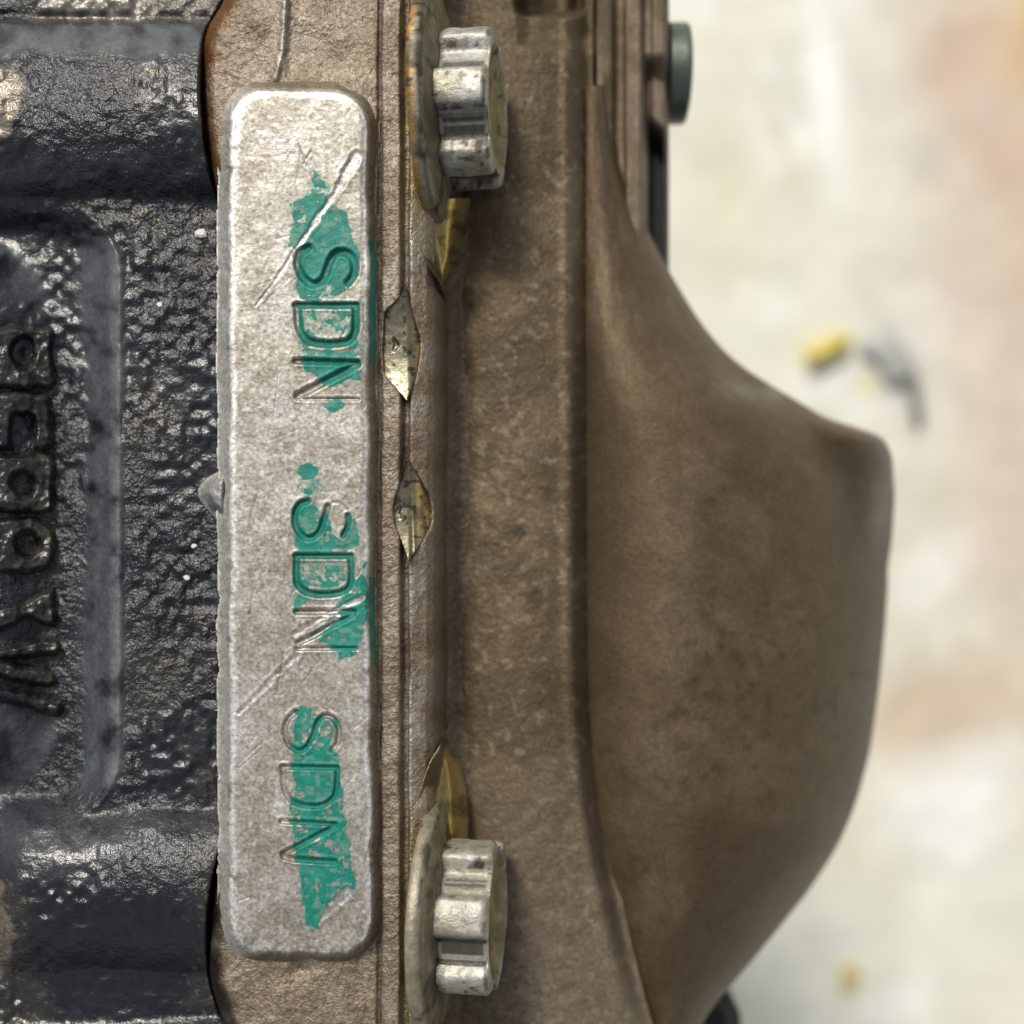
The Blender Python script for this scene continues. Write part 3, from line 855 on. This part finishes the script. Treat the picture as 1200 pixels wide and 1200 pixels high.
# ---- stepped rear flange with its dark screw (upper right)
def build_rear():
    X, Y = grid(686, 785, -240, 360, 2.0)
    tab = [(680, -300), (694, -300), (700, -282), (716, -284), (722, -312), (730, -312), (734, -296), (750, -298), (755, -330), (762, -330), (766, -316), (779, -318), (785, -350)]
    Z = interp(X + (fbm(X, Y, 90, 241, 2) - .5) * 4, tab)
    Z = Z - 34 * ss(60, 96, Y) * ss(750, 760, X) - 60 * ss(150, 200, Y + (785 - X) * .8) * ss(757, 764, X)
    Z = Z + 8 * np.exp(-(((X - 704) / 8) ** 2 + ((Y - 108) / 20) ** 2))
    n = fbm(X, Y, 40, 243, 3)
    blk = ss(140, 185, Y + (785 - X) * .9) * ss(755, 763, X)
    col = colmix((.135, .098, .060), ((.19, .145, .10), ss(.5, .7, n)), ((.085, .060, .030), ss(.5, .3, n)), ((.05, .035, .02), ss(694, 700, X) * ss(722, 714, X) * ss(60, 30, Y) * .6),
                 ((.018, .020, .018), blk))
    o = sheet('rear_flange', X, Y, Z, M_BODY, root, None, col, np.zeros(X.shape), skirt=-640)
    o['label'] = 'stepped brown flange at the top beside the dark screw'
    zc = -425.0; k = (H - zc) / H
    R = 57 * k
    fine = [(-30, R * .9, 0), (0, R * .9, 0), (0, R * .97, 0), (3, R, 0)] + [(x, R * (1 - .012 * (int(x / 3) % 2)), 0) for x in range(5, 26, 3)] + \
           [(27, R, 0), (31, R * .96, 0), (32, R * .9, 0), (32, R * .55, 0), (16, R * .52, 0), (16, .5, 0)]
    co, q = lathe(fine, 120)
    co = co + np.array([(780 - 600) * k, (600 - 87) * k, zc])
    s = link_mesh('cap_screw', co * S, q, M_STEEL, root)
    s['label'] = 'dark round screw head on the rear flange'
build_rear()

# ---- lower half of the housing, which stands on the floor, and the black foot under the dome
def build_lower():
    R = 470.0
    zc = -1190 + R + 6
    prof = [(-830, 60, 0), (-830, R * .8, 0), (-810, R * .9, 0), (-560, R * .92, 0), (-540, R, 0), (-60, R, 0), (-40, R * .95, 0), (150, R * .93, 0), (176, R * .85, 0), (176, 40, 0)]
    co, q = lathe(prof, 96)
    co = co + np.array([0, 0, zc])
    n = fbm(co[:, 0], np.arctan2(co[:, 2] - zc, co[:, 1]) * R, 120, 251, 3)
    c = colmix((.06, .05, .036), ((.10, .08, .055), ss(.4, .7, n)))
    o = link_mesh('lower_casing', co * S, q, M_BODY, root, c, np.zeros(len(co)))
    # plain steel pedestal that carries the housing
    rings = [(-1180, 250, 0), (FLOOR + 60, 250, 0), (FLOOR + 60, 330, 0), (FLOOR + 1, 330, 0), (FLOOR + 1, 1, 0)]
    co, q = lathe([(-x, rr, 0) for x, rr, _ in rings], 48)
    co = np.stack([co[:, 1], co[:, 2], -co[:, 0]], -1)
    c = np.broadcast_to(np.array([.10, .10, .10]), co.shape)
    p = link_mesh('pedestal', co * S, q[:, ::-1], M_DARK, root, c)
    X, Y = grid(770, 874, 1150, 1300, 2)
    d = box_sdf(X, Y, 770, 866, 1168 , 1330, 26) - (X - 800) * .02
    Z = -700 - 30 * ss(-20, 1, d)
    o = sheet('rubber_mount', X, Y, Z, M_RUBBER, root, d < 1, None, None, skirt=-900)
    o['label'] = 'black rubber mount under the lower end of the dome'
build_lower()

# ------------------------------------------------------------------ loose things on the floor behind
kf = (H - FLOOR) / H
ks = kf / 1.85
def floor_pt(px, py): return np.array([(px - 600) * kf, (600 - py) * kf])
def tube(name, pts, r, mat, flat=1.0, n=14):
    r = r * ks
    P = [Vector(p) for p in smooth_line(pts, 5)] if len(pts) > 2 else [Vector(p) for p in pts]
    co = []; m = len(P)
    for i, p in enumerate(P):
        t = (P[min(i + 1, m - 1)] - P[max(i - 1, 0)]).normalized()
        s = t.cross(Vector((0, 0, 1))).normalized(); up = s.cross(t)
        f = 1.0 if 0 < i < m - 1 else .7
        for j in range(n):
            an = 2 * math.pi * j / n
            co.append(p + s * math.cos(an) * r * f + up * math.sin(an) * r * f * flat)
    faces = [[i * n + j, i * n + (j + 1) % n, (i + 1) * n + (j + 1) % n, (i + 1) * n + j] for i in range(m - 1) for j in range(n)]
    faces += [list(range(n - 1, -1, -1)), [(m - 1) * n + j for j in range(n)]]
    return np.array([tuple(c) for c in co]) * S, faces

def loose():
    def p3(px, py, h): x, y = floor_pt(px, py); return (x, y, FLOOR + h * ks)
    co, f = tube('', [p3(943, 422, 22), p3(958, 416, 30), p3(975, 405, 30), p3(990, 401, 22)], 17, M_YELLOW)
    tag(link_mesh('plastic_plug', co, f, M_YELLOW), 'small yellow plastic plug lying blurred on the pale floor', 'plug')
    co, f = tube('', [p3(1008, 398, 12), p3(1028, 405, 18), p3(1046, 425, 18), p3(1052, 448, 12)], 33, M_GREY, .4)
    tag(link_mesh('metal_clip', co, f, M_GREY), 'bent grey metal clip beside the yellow plug on the floor', 'clip')
    co, f = tube('', [p3(1064, 430, 8), p3(1070, 460, 10), p3(1075, 498, 8)], 12, M_DARK)
    tag(link_mesh('metal_pin', co, f, M_DARK), 'thin dark metal pin lying right of the grey clip', 'pin')
    # dried blot of ochre paint
    x0, y0 = floor_pt(996, 1146)
    n = 40; co = []
    for rr, zz in ((1, -3), (.85, 3), (.5, 5), (.02, 5.5)):
        for j in range(n):
            an = 2 * math.pi * j / n
            w_ = 1 + .16 * math.sin(3 * an + 1) + .1 * math.sin(5 * an)
            co.append((x0 + 22 * ks * rr * w_ * math.cos(an), y0 + 36 * ks * rr * w_ * math.sin(an), FLOOR + 4 + zz * ks))
    f = [[i * n + j, i * n + (j + 1) % n, (i + 1) * n + (j + 1) % n, (i + 1) * n + j] for i in range(3) for j in range(n)]
    tag(link_mesh('paint_blot', np.array(co) * S, f, M_OCHRE), 'small ochre paint blot on the pale floor at lower right', 'paint blot')
loose()

# pale chips lying on the black casting
def chips():
    rnd = random.Random(5)
    spots = [(236, 273, 8, 'largest pale chip on the black casting beside the upper part of the pad'),
             (187, 357, 4.2, 'small pale chip on the black strip level with the first raised letter'),
             (227, 640, 4, 'yellowish chip on the black strip just below the drip of flash metal'),
             (219, 677, 4.6, 'pointed pale chip lowest on the black strip left of the pad')]
    for px, py, r, lab in spots:
        z = float(z_black(np.array([[float(px)]]), np.array([[float(py)]]))[0, 0]) + r * .35
        cx, cy, cz = unproj(px, py, z)
        co = []; n = 7
        ph = rnd.random() * 6
        for zz, f in ((-.5, .8), (.1, 1), (.45, .7)):
            for j in range(n):
                an = ph + 2 * math.pi * j / n
                rr = r * f * (.75 + .45 * rnd.random())
                co.append((cx + rr * math.cos(an) * S, cy + rr * .75 * math.sin(an) * S, cz + zz * r * .8 * S))
        faces = [[i * n + j, i * n + (j + 1) % n, (i + 1) * n + (j + 1) % n, (i + 1) * n + j] for i in range(2) for j in range(n)]
        faces += [list(range(n - 1, -1, -1)), [2 * n + j for j in range(n)]]
        tag(link_mesh('metal_chip', np.array(co), faces, M_CHIP, smooth=False), lab, 'chip', 'pale chips on the black casting')
chips()
